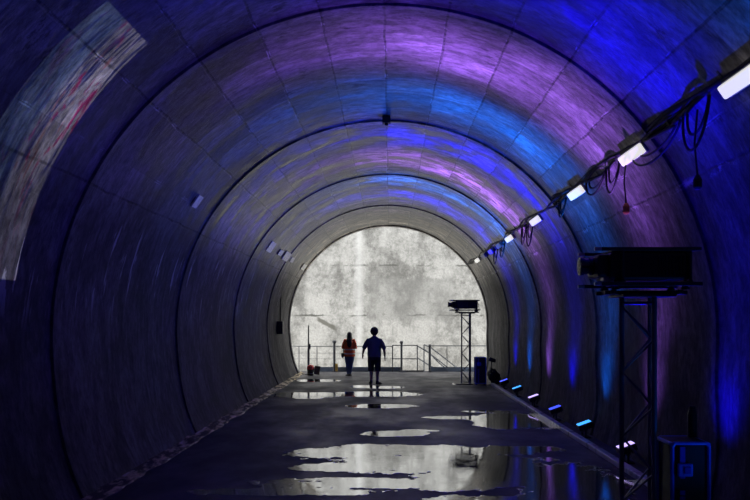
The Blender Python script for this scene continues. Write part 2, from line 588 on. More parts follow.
puddle([(300, 520, 445, 462), (285, 420, 448, 458), (470, 560, 446, 456), (330, 560, 456, 474), (290, 380, 464, 472), (250, 480, 478, 489), (200, 380, 488, 496), (400, 600, 470, 492), (490, 625, 462, 505), (420, 560, 496, 520)],
       'largest wet puddle nearest the camera, stretching across the middle of the floor', 1, 0.42, 0.03)
puddle([(458, 520, 410.5, 413), (424, 500, 416, 419.5), (470, 560, 413, 430)], 'puddle by the right kerb mirroring the bright wall and blue lamps', 2, 0.3)
puddle([(362, 430, 431, 437), (400, 442, 429.5, 432)], 'narrow puddle just beyond the largest puddle', 3, 0.25)
puddle([(347, 416, 404, 408.5)], 'thin lens shaped puddle in the middle of the floor, left of the kerb puddle', 4, 0.25)
puddle([(270, 345, 392.5, 398), (330, 420, 391.5, 397), (290, 325, 396, 399)], 'long thin puddle reaching from the left wall past the man', 5, 0.25)
puddle([(350, 378, 385.2, 388), (366, 404, 386, 389)], 'small puddle under the feet of the man in shorts', 6, 0.2)
puddle([(292, 342, 379.3, 382)], 'sliver of water by the red extinguisher at the tunnel mouth', 7, 0.2)
puddle([(452, 462, 383, 385)], 'tiny puddle beside the base of the far projector tower', 8, 0.1, 0.03)


# ------------------------------------------------------------------ lights with shaped beams
def beam(name, loc, fwd, up, power, build, parent=None, radius=0.04, cone=150):
    ld = bpy.data.lights.new(name, 'SPOT')
    ld.energy = power
    ld.spot_size = R_(cone)
    ld.spot_blend = 0.0
    ld.shadow_soft_size = radius
    ld.use_nodes = True
    nt = ld.node_tree
    em = [n for n in nt.nodes if n.type == 'EMISSION'][0]
    fwd = Vector(fwd).normalized()
    right = fwd.cross(Vector(up)).normalized()
    upv = right.cross(fwd)
    inc = nd(nt, 'ShaderNodeNewGeometry').outputs['Incoming']

    def dot(v):
        n = nd(nt, 'ShaderNodeVectorMath', operation='DOT_PRODUCT')
        nt.links.new(inc, n.inputs[0]); n.inputs[1].default_value = v
        return n.outputs['Value']
    c = dot(fwd)
    u = math_n(nt, 'DIVIDE', dot(right), c)
    v = math_n(nt, 'DIVIDE', dot(upv), c)
    build(nt, em, u, v)
    o = bpy.data.objects.new(name, ld)
    C.objects.link(o)
    o.location = loc
    o.rotation_euler = fwd.to_track_quat('-Z', 'Y').to_euler()
    if parent:
        o.parent = parent
        o.matrix_parent_inverse = Matrix.Identity(4)
    return o


def gauss(nt, x, w, c=0.0):
    d = math_n(nt, 'DIVIDE', math_n(nt, 'SUBTRACT', x, c), w)
    return math_n(nt, 'EXPONENT', math_n(nt, 'MULTIPLY', math_n(nt, 'MULTIPLY', d, d), -1.0))


def wash(col, width=0.125, tail=0.09):
    def build(nt, em, u, v):
        em.inputs['Color'].default_value = (*col, 1)
        along = math_n(nt, 'ADD', gauss(nt, v, 0.27, -0.19), math_n(nt, 'MULTIPLY', gauss(nt, v, 0.75, -0.7), tail))
        neg = math_n(nt, 'MAXIMUM', math_n(nt, 'SUBTRACT', -0.15, v), 0.0)
        u = math_n(nt, 'SUBTRACT', u, math_n(nt, 'MULTIPLY', neg, 0.32))
        spread = math_n(nt, 'MULTIPLY_ADD', math_n(nt, 'MAXIMUM', math_n(nt, 'SUBTRACT', -0.15, v), 0.0), 0.30, width)
        uu = math_n(nt, 'DIVIDE', u, spread)
        s = math_n(nt, 'MULTIPLY', gauss(nt, uu, 1.0), along)
        s = math_n(nt, 'ADD', s, math_n(nt, 'MULTIPLY', math_n(nt, 'MULTIPLY', gauss(nt, u, 0.6), gauss(nt, v, 0.9)), 0.055 if col[0] < .1 else 0.014))
        nt.links.new(s, em.inputs['Strength'])
    return build


BLUE, AZURE, PURPLE = (0.003, 0.0, 1.0), (0.003, 0.135, 1.0), (0.34, 0.13, 1.0)
GLOW = {'blue': mat('blue_lamp_glass', (0.1, 0.1, 0.6), 0.2, emit=(0.05, 0.08, 1.0), estr=1.6),
        'azure': mat('azure_lamp_glass', (0.1, 0.3, 0.6), 0.2, emit=(0.05, 0.36, 1.0), estr=1.6),
        'purple': mat('lilac_lamp_glass', (0.4, 0.3, 0.6), 0.2, emit=(0.55, 0.42, 1.0), estr=1.6)}
COLS = {'blue': BLUE, 'azure': AZURE, 'purple': PURPLE}
PW = {'blue': 7200.0, 'azure': 6200.0, 'purple': 6300.0}
TILT = R_(20)


def uplight(y, kind, label, first=None):
    loc = (3.30, y, 0.0)
    if first is None:
        t = thing('floor_uplight', label, 'stage light', loc, 0, 'floor uplights along the right wall')
        rot = Matrix.Rotation(-TILT, 3, 'Y')
        c = Vector((0, 0, 0.235))
        bm = bmesh.new()
        box(bm, c + rot @ Vector((0, 0, -0.035)), (0.255, 0.20, 0.10), rot, 0.015)
        for k in range(5):
            box(bm, c + rot @ Vector((-0.08 + 0.04 * k, 0, -0.095)), (0.012, 0.17, 0.03), rot)
        link('housing', bm, M['black'], t)
        bm = bmesh.new()
        box(bm, c + rot @ Vector((0, 0, 0.019)), (0.225, 0.17, 0.014), rot, 0.004)
        link('lens', bm, GLOW[kind], t)
        bm = bmesh.new()
        for s in (-1, 1):
            box(bm, (0, s * 0.115, 0.135), (0.03, 0.008, 0.22))
        box(bm, (0, 0, 0.028), (0.03, 0.238, 0.01))
        link('yoke', bm, M['black'], t)
        bm = bmesh.new()
        box(bm, (0, 0, 0.012), (0.20, 0.20, 0.024), None, 0.005)
        link('base', bm, M['rubber'], t)
        for s in (-1, 1):
            bm = bmesh.new(); cyl(bm, (0, s * 0.117, 0.225), (0, s * 0.145, 0.225), 0.02, 10)
            link('knob', bm, M['black'], t)
    else:
        t = copy_tree(first)
        t.location = loc
        t['label'] = label
        for ch in t.children:
            if ch.name.startswith('lens'):
                ch.data = ch.data.copy(); ch.data.materials[0] = GLOW[kind]
    return t


ups = [(10.5, 'purple', 'lilac floor lamp seen through the lattice of the near projector tower'),
       (12.75, 'azure', 'sky blue floor lamp by the kerb, first one left of the near projector tower'),
       (15.0, 'blue', 'deep blue floor lamp by the kerb, second one left of the near projector tower'),
       (17.25, 'purple', 'lilac floor lamp by the kerb, midway between the two projector towers'),
       (19.5, 'azure', 'sky blue floor lamp by the kerb, second one from the far case'),
       (21.75, 'blue', 'deep blue floor lamp by the kerb, first one beside the far case'),
       (8.25, 'blue', 'deep blue floor lamp by the wall behind the near case'),
       (6.0, 'azure', 'sky blue floor lamp by the wall, right of the near case'),
       (3.75, 'purple', 'lilac floor lamp by the wall, closest to the camera'),
       (1.5, 'blue', 'deep blue floor lamp by the wall beside the camera')]
made = []
for y, k, lab in ups:
    made.append((uplight(y, k, lab, made[0][0] if made else None), k))
for t, k in made:
    beam('beam', Vector((0, 0, 0.235)) + Matrix.Rotation(-TILT, 3, 'Y') @ Vector((0, 0, 0.06)), (-0.53, -0.195, 0.85), (-1, 0, -0.6),
         PW[k] * (0.3 if t.location.y < 7 else 0.75 if t.location.y < 9 else 1.0), wash(COLS[k]), t)


# ------------------------------------------------------------------ battens, cables on the upper right
FA = R_(35)
fx, fz = 2.83, 3.97
inward = Vector((-math.cos(FA), 0, -math.sin(FA)))
tang = Vector((math.sin(FA), 0, -math.cos(FA)))       # down the wall
Rot = Matrix((tang, Vector((0, 1, 0)), inward)).transposed()    # local x = down the wall, y = along, z = inward
batten_y = [6.0, 8.78, 11.4, 14.6, 17.8, 19.4, 21.0, 22.6, 24.3]
OFF = mat('unlit_diffuser', (0.6, 0.6, 0.57), 0.5, var=0.1)
blab = ['white batten light cut by the edge of the picture, closest to the camera',
        'white batten light above the near projector, second of the row',
        'white batten light above the pale blue beam, third of the row',
        'white batten light, fourth of the row', 'white batten light, fifth of the row, among hanging cable loops',
        'dull unlit batten light just beyond the fifth lit one', 'dull unlit batten light in the middle of the three unlit ones',
        'dull unlit batten light just before the last lit one', 'white batten light, last of the row at the tunnel mouth']
first = None
for y, lab in zip(batten_y, blab):
    if first is None:
        t = thing('batten_light', lab, 'light', (fx, y, fz), 0, 'batten lights along the upper right wall')
        bm = bmesh.new(); box(bm, Rot @ Vector((0.03, 0, -0.03)), (0.15, 0.74, 0.07), Rot, 0.01); link('case', bm, M['battencase'], t)
        bm = bmesh.new()
        box(bm, Rot @ Vector((0.03, 0, 0.03)), (0.125, 0.72, 0.06), Rot, 0.018)
        link('diffuser', bm, M['batten'], t)
        for s in (-1, 1):
            bm = bmesh.new(); box(bm, Rot @ Vector((0.03, s * 0.22, -0.12)), (0.05, 0.04, 0.20), Rot, 0.004)
            link('bracket', bm, M['black'], t)
        first = t
    else:
        t = copy_tree(first); t.location = (fx, y, fz); t['label'] = lab
        if 'unlit' in lab:
            for ch in t.children:
                if ch.name.startswith('diffuser'):
                    ch.data = ch.data.copy(); ch.data.materials[0] = OFF

# main cable bundle
t = thing('cable_bundle', 'thick black cable bundle running along the upper right wall past the batten lights', 'cable', (fx, 0, fz))
for k in range(4):
    bm = bmesh.new()
    pts = []
    y = -2.0
    while y < 27.5:
        ph = (y - 6.35) / 2.62
        sag = 0.035 * math.cos(2 * PI * ph + k) + 0.03 * mnoise.noise(Vector((k * 5.1, y * 1.3, 0)))
        pts.append(Vector((0, y, 0)) + Rot @ Vector((-0.085 + 0.022 * k + sag, 0, -0.06 + 0.03 * (k % 2))))
        y += 0.16
    tube(bm, pts, 0.022 if k else 0.034, 7)
    link('cable', bm, M['rubber'], t, True)
y = -1.5
while y < 27:
    bm = bmesh.new(); box(bm, Vector((0, y, 0)) + Rot @ Vector((-0.07, 0, -0.10)), (0.16, 0.035, 0.14), Rot, 0.004)
    link('clamp', bm, M['black'], t)
    y += 1.31

loops = [(7.0, .30, .42, 'black cable loop hanging beside the closest batten light'), (8.1, .75, .30, 'long slack black cable between the first and second batten lights'),
         (9.6, .28, .38, 'black cable loop hanging just beyond the second batten light'), (10.4, .5, .26, 'slack black cable between the second and third batten lights'),
         (12.4, .25, .30, 'short black cable loop just beyond the third batten light'), (15.3, .34, .50, 'big black cable loop hanging beyond the fourth batten light'),
         (16.0, .26, .40, 'black cable loop hanging just in front of the fifth batten light'), (19.0, .4, .42, 'black cable loop hanging just in front of the sixth batten light'),
         (20.2, .4, .5, 'tangled black cable loop hanging beyond the sixth batten light')]
for y, w, d, lab in loops:
    bm = bmesh.new()
    for q in range(2):
        pts = []
        for i in range(19):
            a = PI * i / 18
            pts.append(Vector((fx, y, fz)) + Rot @ Vector((0.0, 0, -0.03)) + Vector((-0.03 * math.sin(a) + 0.02 * q, -w * math.cos(a) * (1 - 0.2 * q), -d * (1 - 0.35 * q) * math.sin(a) + 0.02)))
        tube(bm, pts, 0.014, 6)
    tag(link('hanging_cable', bm, M['rubber'], None, True), lab, 'cable', 'cable loops hanging from the upper right wall')
# plug and short drop leads
for y, L, mm, lab in ((9.05, .55, 'orangecord', 'short hanging lead with an orange plug below the second batten light'),
                      (6.95, .62, 'rubber', 'short hanging lead with a black plug below the closest batten light')):
    t = thing('hanging_plug', lab, 'plug', (fx + 0.02, y, fz - 0.02))
    bm = bmesh.new(); tube(bm, [(0, 0, 0), (-0.02, 0.02, -L * .5), (0.0, 0.0, -L)], 0.010, 6); link('lead', bm, M['rubber'], t, True)
    bm = bmesh.new(); tube(bm, [(0, 0, -L + 0.01), (0, 0, -L - 0.03), (0, 0, -L - 0.10), (0, 0, -L - 0.12)], [0.02, 0.04, 0.04, 0.025], 10); link('plug', bm, M[mm], t)
# junction box at the crown
t = thing('junction_box', 'small black box on the crown of the vault', 'box', (CX, 12.75, CZ + RAD - 0.07))
bm = bmesh.new(); box(bm, (0, 0, 0.0), (0.14, 0.14, 0.12), None, 0.012); link('body', bm, M['black'], t)
bm = bmesh.new(); cyl(bm, (0, 0, -0.05), (0, 0, -0.09), 0.03, 10); link('cable_gland', bm, M['rubber'], t)

# pale plates on the left, at the height of the battens opposite
LA = R_(145.4)
linw = Vector((-math.cos(LA), 0, -math.sin(LA)))
ltan = Vector((-math.sin(LA), 0, math.cos(LA)))
LRot = Matrix((ltan, Vector((0, 1, 0)), linw)).transposed()
for px, w, h, lab in ((197, .26, .22, 'pale square plate alone on the dark left vault'), (271, .7, .30, 'largest pale plate of the row on the left vault'),
                      (280.5, .55, .17, 'long pale plate between the two larger plates on the left vault'), (286.5, 1.0, .28, 'second large pale plate of the row on the left vault'),
                      (292, .6, .17, 'narrow pale plate after the second large plate on the left vault'), (303.5, .8, .22, 'pale plate closest to the tunnel mouth on the left vault')):
    rr = 3.625
    X = CX + rr * math.cos(LA); Z = CZ + rr * math.sin(LA)
    Y = F * (-X) / (VX - px)
    t = thing('wall_plate', lab, 'plate', (X, Y, Z), 0, 'pale plates on the left vault')
    bm = bmesh.new(); box(bm, (0, 0, 0), (h, w, 0.03), LRot, 0.006); link('panel', bm, M['plate'], t)
    for s in (-1, 1):
        bm = bmesh.new(); box(bm, LRot @ Vector((0, s * w * .4, -0.04)), (h * .5, 0.04, 0.06), LRot)
        link('bracket', bm, M['black'], t)
# dark box low on the far left wall
t = thing('wall_box', 'dark box fixed to the far left wall', 'box', (-3.60, 24.6, 1.75))
bm = bmesh.new(); box(bm, (0, 0, 0), (0.20, 0.26, 0.42), None, 0.02); link('body', bm, M['black'], t)
bm = bmesh.new(); tube(bm, [(0, 0, 0.2), (0.0, 0, 0.5), (0.02, 0, 1.1)], 0.02, 6); link('conduit', bm, M['rubber'], t)

# ------------------------------------------------------------------ projector towers
def make_tower(label):
    t = thing('truss_tower', label, 'tower', (0, 0, 0), 0, 'projector towers')
    s = 0.30
    A = Vector((-0.145, 0.0)); al = R_(18); be = R_(-42)
    Cc = A + Vector((math.cos(al), math.sin(al))) * s
    B = A + Vector((math.cos(be), math.sin(be))) * s
    H = 2.20
    P = [A, B, Cc]
    for p in P:
        bm = bmesh.new(); cyl(bm, (p.x, p.y, 0.02), (p.x, p.y, H), 0.0225, 12); link('chord', bm, M['truss'], t, False)
    for k in range(3):
        bm = bmesh.new()
        p, q = P[k], P[(k + 1) % 3]
        n = 7; z0, z1 = 0.08, H - 0.08
        for i in range(n):
            a, b = (p, q) if (i + (k > 0)) % 2 else (q, p)
            cyl(bm, (a.x, a.y, z0 + (z1 - z0) * i / n), (b.x, b.y, z0 + (z1 - z0) * (i + 1) / n), 0.010, 8)
        for z in (0.06, H - 0.05):
            cyl(bm, (p.x, p.y, z), (q.x, q.y, z), 0.012, 8)
        link('lattice', bm, M['truss'], t)
    bm = bmesh.new(); box(bm, (-0.08, -0.02, 0.012), (0.54, 0.60, 0.024), None, 0.004); link('base_plate', bm, M['black'], t)
    bm = bmesh.new(); box(bm, (0.02, -0.03, H + 0.012), (0.46, 0.46, 0.024), None, 0.004); link('top_plate', bm, M['black'], t)
    bm = bmesh.new()
    for sx in (-0.27, 0.31): box(bm, (sx, 0, H + 0.045), (0.05, 0.40, 0.04), None, 0.006)
    for sy in (-0.15, 0.13): box(bm, (0.02, sy, H + 0.04), (0.72, 0.04, 0.035), None, 0.004)
    link('cradle', bm, M['black'], t)
    return t


def make_projector(label):
    """lens towards -X; origin at the underside of the cage feet"""
    t = thing('projector', label, 'projector', (0, 0, 0), 0, 'projectors on the towers')
    bm = bmesh.new()
    box(bm, (0.02, 0, 0.205), (0.70, 0.50, 0.24), None, 0.025)
    box(bm, (-0.375, 0, 0.21), (0.10, 0.36, 0.20), None, 0.02)
    link('body', bm, M['black'], t)
    bm = bmesh.new()
    for k in range(9): box(bm, (0.08 + 0.03 * k, -0.252, 0.205), (0.012, 0.012, 0.16))
    link('vent_grille', bm, M['blackgloss'], t)
    bm = bmesh.new()
    tube(bm, [(-0.40, 0, 0.215), (-0.46, 0, 0.215), (-0.462, 0, 0.215), (-0.51, 0, 0.215), (-0.512, 0, 0.215), (-0.545, 0, 0.215)], [0.078, 0.078, 0.070, 0.070, 0.082, 0.082], 24)
    lb = link('lens_barrel', bm, M['blackgloss'], t)
    bm = bmesh.new(); cyl(bm, (-0.544, 0, 0.215), (-0.549, 0, 0.215), 0.066, 24)
    link('lens_glass', bm, mat('lens_glass', (0.05, 0.06, 0.10), 0.08), lb)
    bm = bmesh.new()
    for sy in (-0.28, 0.28):
        box(bm, (0.0, sy, 0.345), (0.86, 0.035, 0.03), None, 0.004)
        box(bm, (0.0, sy, 0.045), (0.88, 0.035, 0.035), None, 0.004)
        for sx in (-0.24, 0.34): cyl(bm, (sx, sy, 0.045), (sx, sy, 0.345), 0.014, 10)
    for sx in (-0.24, 0.34):
        box(bm, (sx, 0, 0.345), (0.04, 0.56, 0.022), None, 0.004)
        box(bm, (sx, 0, 0.06), (0.05, 0.56, 0.03), None, 0.004)
    box(bm, (0.04, 0, 0.334), (0.72, 0.50, 0.010))
    link('cage', bm, M['black'], t)
    for sy in (-0.28, 0.28):
        for z in (0.345, 0.045):
            bm = bmesh.new(); box(bm, (-0.455, sy, z), (0.06, 0.036, 0.031), None, 0.004)
            link('bar_end', bm, M['steel'], t)['label'] = 'bare metal end of a cage bar'
    bm = bmesh.new()
    box(bm, (-0.33, -0.12, 0.10), (0.09, 0.10, 0.05), None, 0.01)
    link('lens_bracket', bm, M['steel'], t)
    for sx, sy in ((-0.27, -0.17), (-0.27, 0.17), (0.34, -0.17), (0.34, 0.17)):
        bm = bmesh.new(); tube(bm, [(sx, sy, 0.0), (sx, sy, 0.02), (sx, sy, 0.03), (sx, sy, 0.09)], [0.035, 0.035, 0.014, 0.014], 12)
        link('foot', bm, M['rubber'], t)
    bm = bmesh.new()
    tube(bm, [(0.37, -0.1, 0.25), (0.41, -0.1, 0.22), (0.42, -0.08, 0.1), (0.40, -0.05, 0.02), (0.36, -0.04, 0.03)], 0.012, 8)
    link('power_cable', bm, M['rubber'], t, True)
    return t


tw = make_tower('dark lattice tower closest to the camera, beside the tall blue-edged case')
tw.location = (2.22, 6.72, 0)
tw2 = copy_tree(tw); tw2.location = (2.39, 23.5, 0); tw2['label'] = 'far lattice tower standing against the bright wall at the tunnel mouth'
PZ = 2.20 + 0.066
pj = make_projector('black projector in a cage on the closest tower, its lens pointing at the left wall')
pj.location = (2.24, 6.72, PZ)
pj2 = copy_tree(pj); pj2.location = (2.36, 23.5, PZ); pj2['label'] = 'black projector in a cage on the far tower, outlined against the bright wall'


def image(nt, em, u, v):
    U = math_n(nt, 'DIVIDE', math_n(nt, 'SUBTRACT', u, -0.03), 0.115)     # -1..1 across
    V = math_n(nt, 'DIVIDE', v, 0.265)
    cb = nd(nt, 'ShaderNodeCombineXYZ')
    nt.links.new(U, cb.inputs[0]); nt.links.new(V, cb.inputs[1])
    P = cb.outputs[0]
    a = noise_n(nt, map_n(nt, P, (7.5, 1.3, 1)), 1.0, 7, 0.7, 1.0)
    b = noise_n(nt, map_n(nt, P, (3.4, 2.1, 1), (4, 2, 0)), 1.0, 5, 0.6, 1.2)
    c = mix_n(nt, range_n(nt, a, 0.42, 0.54), (0.03, 0.05, 0.14), (0.85, 0.85, 1.0))
    c = mix_n(nt, range_n(nt, b, 0.57, 0.61), c, (0.75, 0.05, 0.08))
    c = mix_n(nt, range_n(nt, noise_n(nt, map_n(nt, P, (5, 1.5, 1), (8, 8, 0)), 1.0, 4, 0.6, 1.0), 0.58, 0.62), c, (0.75, 0.38, 0.22))
    c = mix_n(nt, range_n(nt, noise_n(nt, map_n(nt, P, (9, 1.6, 1), (1, 8, 0)), 1.0, 5, 0.7, 1.0), 0.60, 0.64), c, (0.03, 0.03, 0.07))
    c = mix_n(nt, math_n(nt, 'MULTIPLY', range_n(nt, V, -0.1, -0.8), 0.8), c, (0.70, 0.70, 1.0))
    c = mix_n(nt, math_n(nt, 'MULTIPLY', range_n(nt, U, 0.1, -0.25), 0.85), c, mix_n(nt, range_n(nt, a, 0.35, 0.6), (0.02, 0.05, 0.16), (0.10, 0.24, 0.42)))
    nt.links.new(c, em.inputs['Color'])
    mask = math_n(nt, 'MULTIPLY', range_n(nt, math_n(nt, 'ABSOLUTE', U), 1.0, 0.985), range_n(nt, math_n(nt, 'ABSOLUTE', V), 1.0, 0.985))
    nt.links.new(math_n(nt, 'MULTIPLY', mask, 1.0), em.inputs['Strength'])


Lp = Vector((2.24 - 0.56, 6.72, PZ + 0.215))
tgt = Vector((-3.3, 6.90, 3.70))
beam('projection_lamp', Lp, tgt - Lp, (0, 0, 1), 560.0, image, None, 0.004, 60)

# ------------------------------------------------------------------ equipment cases
def make_case(label):
    t = thing('equipment_case', label, 'case', (0, 0, 0), 0, 'equipment cases by the towers')
    w, d, h = 0.335, 0.36, 0.95
    bm = bmesh.new(); box(bm, (0, 0, h / 2 + 0.02), (w - 0.03, d - 0.03, h - 0.04), None, 0.012); link('body', bm, M['black'], t)
    bm = bmesh.new()
    r = 0.017
    for sx in (-1, 1):
        for sy in (-1, 1):
            cyl(bm, (sx * (w / 2 - .01), sy * (d / 2 - .01), 0.03), (sx * (w / 2 - .01), sy * (d / 2 - .01), h - .03), r, 10)
    for z in (0.05, h - 0.01):
        for s in (-1, 1):
            tube(bm, [(-(w / 2 - .01), s * (d / 2 - .01), z - .03), (-(w / 2 - .03), s * (d / 2 - .01), z), (w / 2 - .03, s * (d / 2 - .01), z), (w / 2 - .01, s * (d / 2 - .01), z - .03)], r, 10)
            tube(bm, [(s * (w / 2 - .01), -(d / 2 - .01), z - .01), (s * (w / 2 - .01), (d / 2 - .01), z - .01)], r, 10)
    link('edge_frame', bm, M['blue'], t)['label'] = 'blue tubular edges'
    bm = bmesh.new()
    box(bm, (-0.075, -d / 2 - 0.004, h * .70 + .11), (0.045, 0.012, 0.27), None, 0.003)
    for k in range(9): box(bm, (-0.075, -d / 2 - 0.003, 0.10 + 0.052 * k), (0.045, 0.012, 0.04), None, 0.003)
    link('strap', bm, M['bluepanel'], t)
    bm = bmesh.new(); box(bm, (-0.055, -d / 2 - 0.012, h * .72 + .03), (0.13, 0.03, 0.11), None, 0.010); lt = link('latch', bm, M['blue'], t)
    bm = bmesh.new(); box(bm, (-0.04, -d / 2 - 0.030, h * .72 + .03), (0.06, 0.012, 0.06), None, 0.006); link('latch_cover', bm, M['bluepanel'], lt)
    for sx in (-1, 1):
        for sy in (-1, 1):
            bm = bmesh.new(); cyl(bm, (sx * .13, sy * .14, 0.0), (sx * .13, sy * .14, 0.035), 0.03, 12); link('foot', bm, M['rubber'], t)
    return t


cs = make_case('tall black case with blue edges and a blue latch beside the near tower')
cs.location = (2.585, 6.62, 0)
cs2 = copy_tree(cs); cs2.location = (2.80, 23.3, 0); cs2.scale = (1, 1, 0.9); cs2['label'] = 'dark case with blue front beside the far tower'
t = thing('canister', 'narrow black canister standing on the near case', 'canister', (2.70, 6.70, 0.957))
bm = bmesh.new(); tube(bm, [(0, 0, 0), (0, 0, 0.20), (0, 0, 0.24), (0, 0, 0.25)], [0.042, 0.042, 0.030, 0.028], 18); link('body', bm, M['black'], t, False)
bm = bmesh.new(); cyl(bm, (0, 0, 0.25), (0, 0, 0.275), 0.026, 16); link('cap', bm, M['rubber'], t)
# small stand lamp and a bag next to the far case
t = thing('clamp_lamp', 'small black lamp on a thin stand just right of the far case', 'lamp', (3.13, 23.1, 0))
bm = bmesh.new(); cyl(bm, (0, 0, 0), (0, 0, 0.76), 0.014, 8); link('stand', bm, M['black'], t)
bm = bmesh.new(); box(bm, (0.02, 0, 0.77), (0.22, 0.12, 0.12), Matrix.Rotation(0.3, 3, 'Y'), 0.02); link('lamp_head', bm, M['black'], t)
bm = bmesh.new(); cyl(bm, (0, 0, 0), (0, 0, 0.015), 0.10, 14); link('base', bm, M['black'], t)
bm = bmesh.new()
r = bmesh.ops.create_icosphere(bm, subdivisions=4, radius=1.0)
for v in bm.verts:
    k = 1 + 0.22 * mnoise.noise(v.co * 2.1)
    z = v.co.z * 0.26 * k
    v.co = Vector((v.co.x * 0.19 * k - z * 0.3, v.co.y * 0.24 * k, max(0.0, z + 0.22)))
o = link('sack', bm, M['rubber'], None, True)
o.location = (3.27, 23.5, 0)
tag(o, 'slumped black sack against the right wall beside the far case', 'sack')

# ------------------------------------------------------------------ mouth of the tunnel: rails, posts, clutter
RY = 29.0
def gx(px, Y=RY): return (px - VX) / F * Y
t = thing('cable_fence', 'thin wire fence across the left side of the tunnel mouth behind the woman', 'fence', (0, RY, 0))
for px in (299, 317, 372):
    bm = bmesh.new(); cyl(bm, (gx(px), 0, 0.0), (gx(px), 0, 1.0), 0.016, 8); link('post', bm, M['rail'], t)
for z, r in ((0.985, 0.016), (0.5, 0.007), (0.72, 0.007)):
    bm = bmesh.new(); cyl(bm, (gx(288), 0, z), (gx(393), 0, z), r, 8); link('wire', bm, M['rail'], t)
t = thing('toe_board', 'long blue-grey board along the platform edge on the left, behind both people', 'board', (0, RY + 0.08, 0), 0, 'toe boards')
bm = bmesh.new(); box(bm, ((gx(310) + gx(402)) / 2, 0, 0.09), (gx(402) - gx(310), 0.04, 0.18), None, 0.006); link('board', bm, M['toe'], t)
for px in (315, 355, 398):
    bm = bmesh.new(); box(bm, (gx(px), 0.035, 0.06), (0.05, 0.05, 0.12)); link('bracket', bm, M['rail'], t)
t = thing('toe_board', 'shorter blue-grey board along the platform edge on the right, behind the far tower', 'board', (0, RY + 0.08, 0), 0, 'toe boards')
bm = bmesh.new(); box(bm, ((gx(429) + gx(486)) / 2, 0, 0.09), (gx(486) - gx(429), 0.04, 0.18), None, 0.006); link('board', bm, M['toe'], t)
for px in (433, 470):
    bm = bmesh.new(); box(bm, (gx(px), 0.035, 0.06), (0.05, 0.05, 0.12)); link('bracket', bm, M['rail'], t)

t = thing('gate_railing', 'tubular railing gate right of the man in shorts, with a middle rail', 'railing', (0, RY, 0))
for px in (392.5, 417.3):
    bm = bmesh.new(); cyl(bm, (gx(px), 0, 0), (gx(px), 0, 1.02), 0.022, 10); link('upright', bm, M['rail'], t)
for z in (1.02, 0.50):
    bm = bmesh.new(); cyl(bm, (gx(392.5), 0, z), (gx(417.3), 0, z), 0.020, 10); link('rail', bm, M['rail'], t)
bm = bmesh.new(); box(bm, ((gx(402) + gx(424)) / 2, 0, 0.03), (gx(424) - gx(402), 0.05, 0.05)); link('threshold', bm, M['rail'], t)

def post(px, r, h, label, knob=True):
    t = thing('bollard_post', label, 'post', (gx(px, RY - .08), RY - .08, 0), 0, 'posts at the tunnel mouth')
    bm = bmesh.new(); cyl(bm, (0, 0, 0.0), (0, 0, h), r, 14); link('shaft', bm, M['rail'], t)
    bm = bmesh.new(); box(bm, (0, 0, 0.012), (0.2, 0.16, 0.024)); link('base_plate', bm, M['rail'], t)
    if knob:
        bm = bmesh.new(); tube(bm, [(0, 0, h - .02), (0, 0, h), (0, 0, h + .07), (0, 0, h + .10)], [r, r * 1.6, r * 1.6, r * .7], 14); link('cap', bm, M['rail'], t)
    return t
p_ = post(334.3, 0.048, 1.12, 'grey capped post left of the woman in orange')
bm = bmesh.new(); box(bm, (0.09, 0.0, 0.17), (0.09, 0.10, 0.30), None, 0.02); link('marker', bm, M['ochre'], p_)['label'] = 'yellow-brown marker at the foot'
post(401.5, 0.042, 1.10, 'capped post in the middle of the gate railing')
post(429.8, 0.050, 1.06, 'thick plain post at the top of the stair rails', False)

t = thing('stair_railing', 'pair of sloping rails descending to the right behind the fence posts', 'railing', (0, 30.2, 0))
def sx(px): return (px - VX) / F * 30.2
def szz(py): return CAMZ - (py - VY) / F * 30.2
for name, seg in (('handrail', [(424, 344.8), (430, 347), (458, 368.5), (470, 378)]), ('lower_rail', [(424.5, 349.5), (449, 368.5), (460, 377)]), ('lower_rail', [(417.5, 346), (430, 353.5), (437, 361), (452, 374)]),
                  ('lower_rail', [(417.5, 357.8), (427, 364), (436, 369), (445, 375)])):
    bm = bmesh.new(); tube(bm, [(sx(a), 0, szz(b)) for a, b in seg], 0.024, 8); link(name, bm, M['rail'], t)
bm = bmesh.new(); cyl(bm, (sx(424), 0, -1.2), (sx(424), 0, szz(344.8)), 0.024, 8); link('upright', bm, M['rail'], t)
bm = bmesh.new(); cyl(bm, (sx(470), 0, -1.2), (sx(470), 0, szz(378)), 0.024, 8); link('upright', bm, M['rail'], t)
t = thing('top_rail', 'straight thin rail running right from the stairs behind the far tower', 'railing', (0, RY, 0))
bm = bmesh.new(); cyl(bm, (gx(429.8), 0, 1.0), (gx(490), 0, 1.0), 0.018, 8); link('rail', bm, M['rail'], t)
for px in (447, 487):
    bm = bmesh.new(); cyl(bm, (gx(px), 0, 0), (gx(px), 0, 1.0), 0.014, 8); link('upright', bm, M['rail'], t)

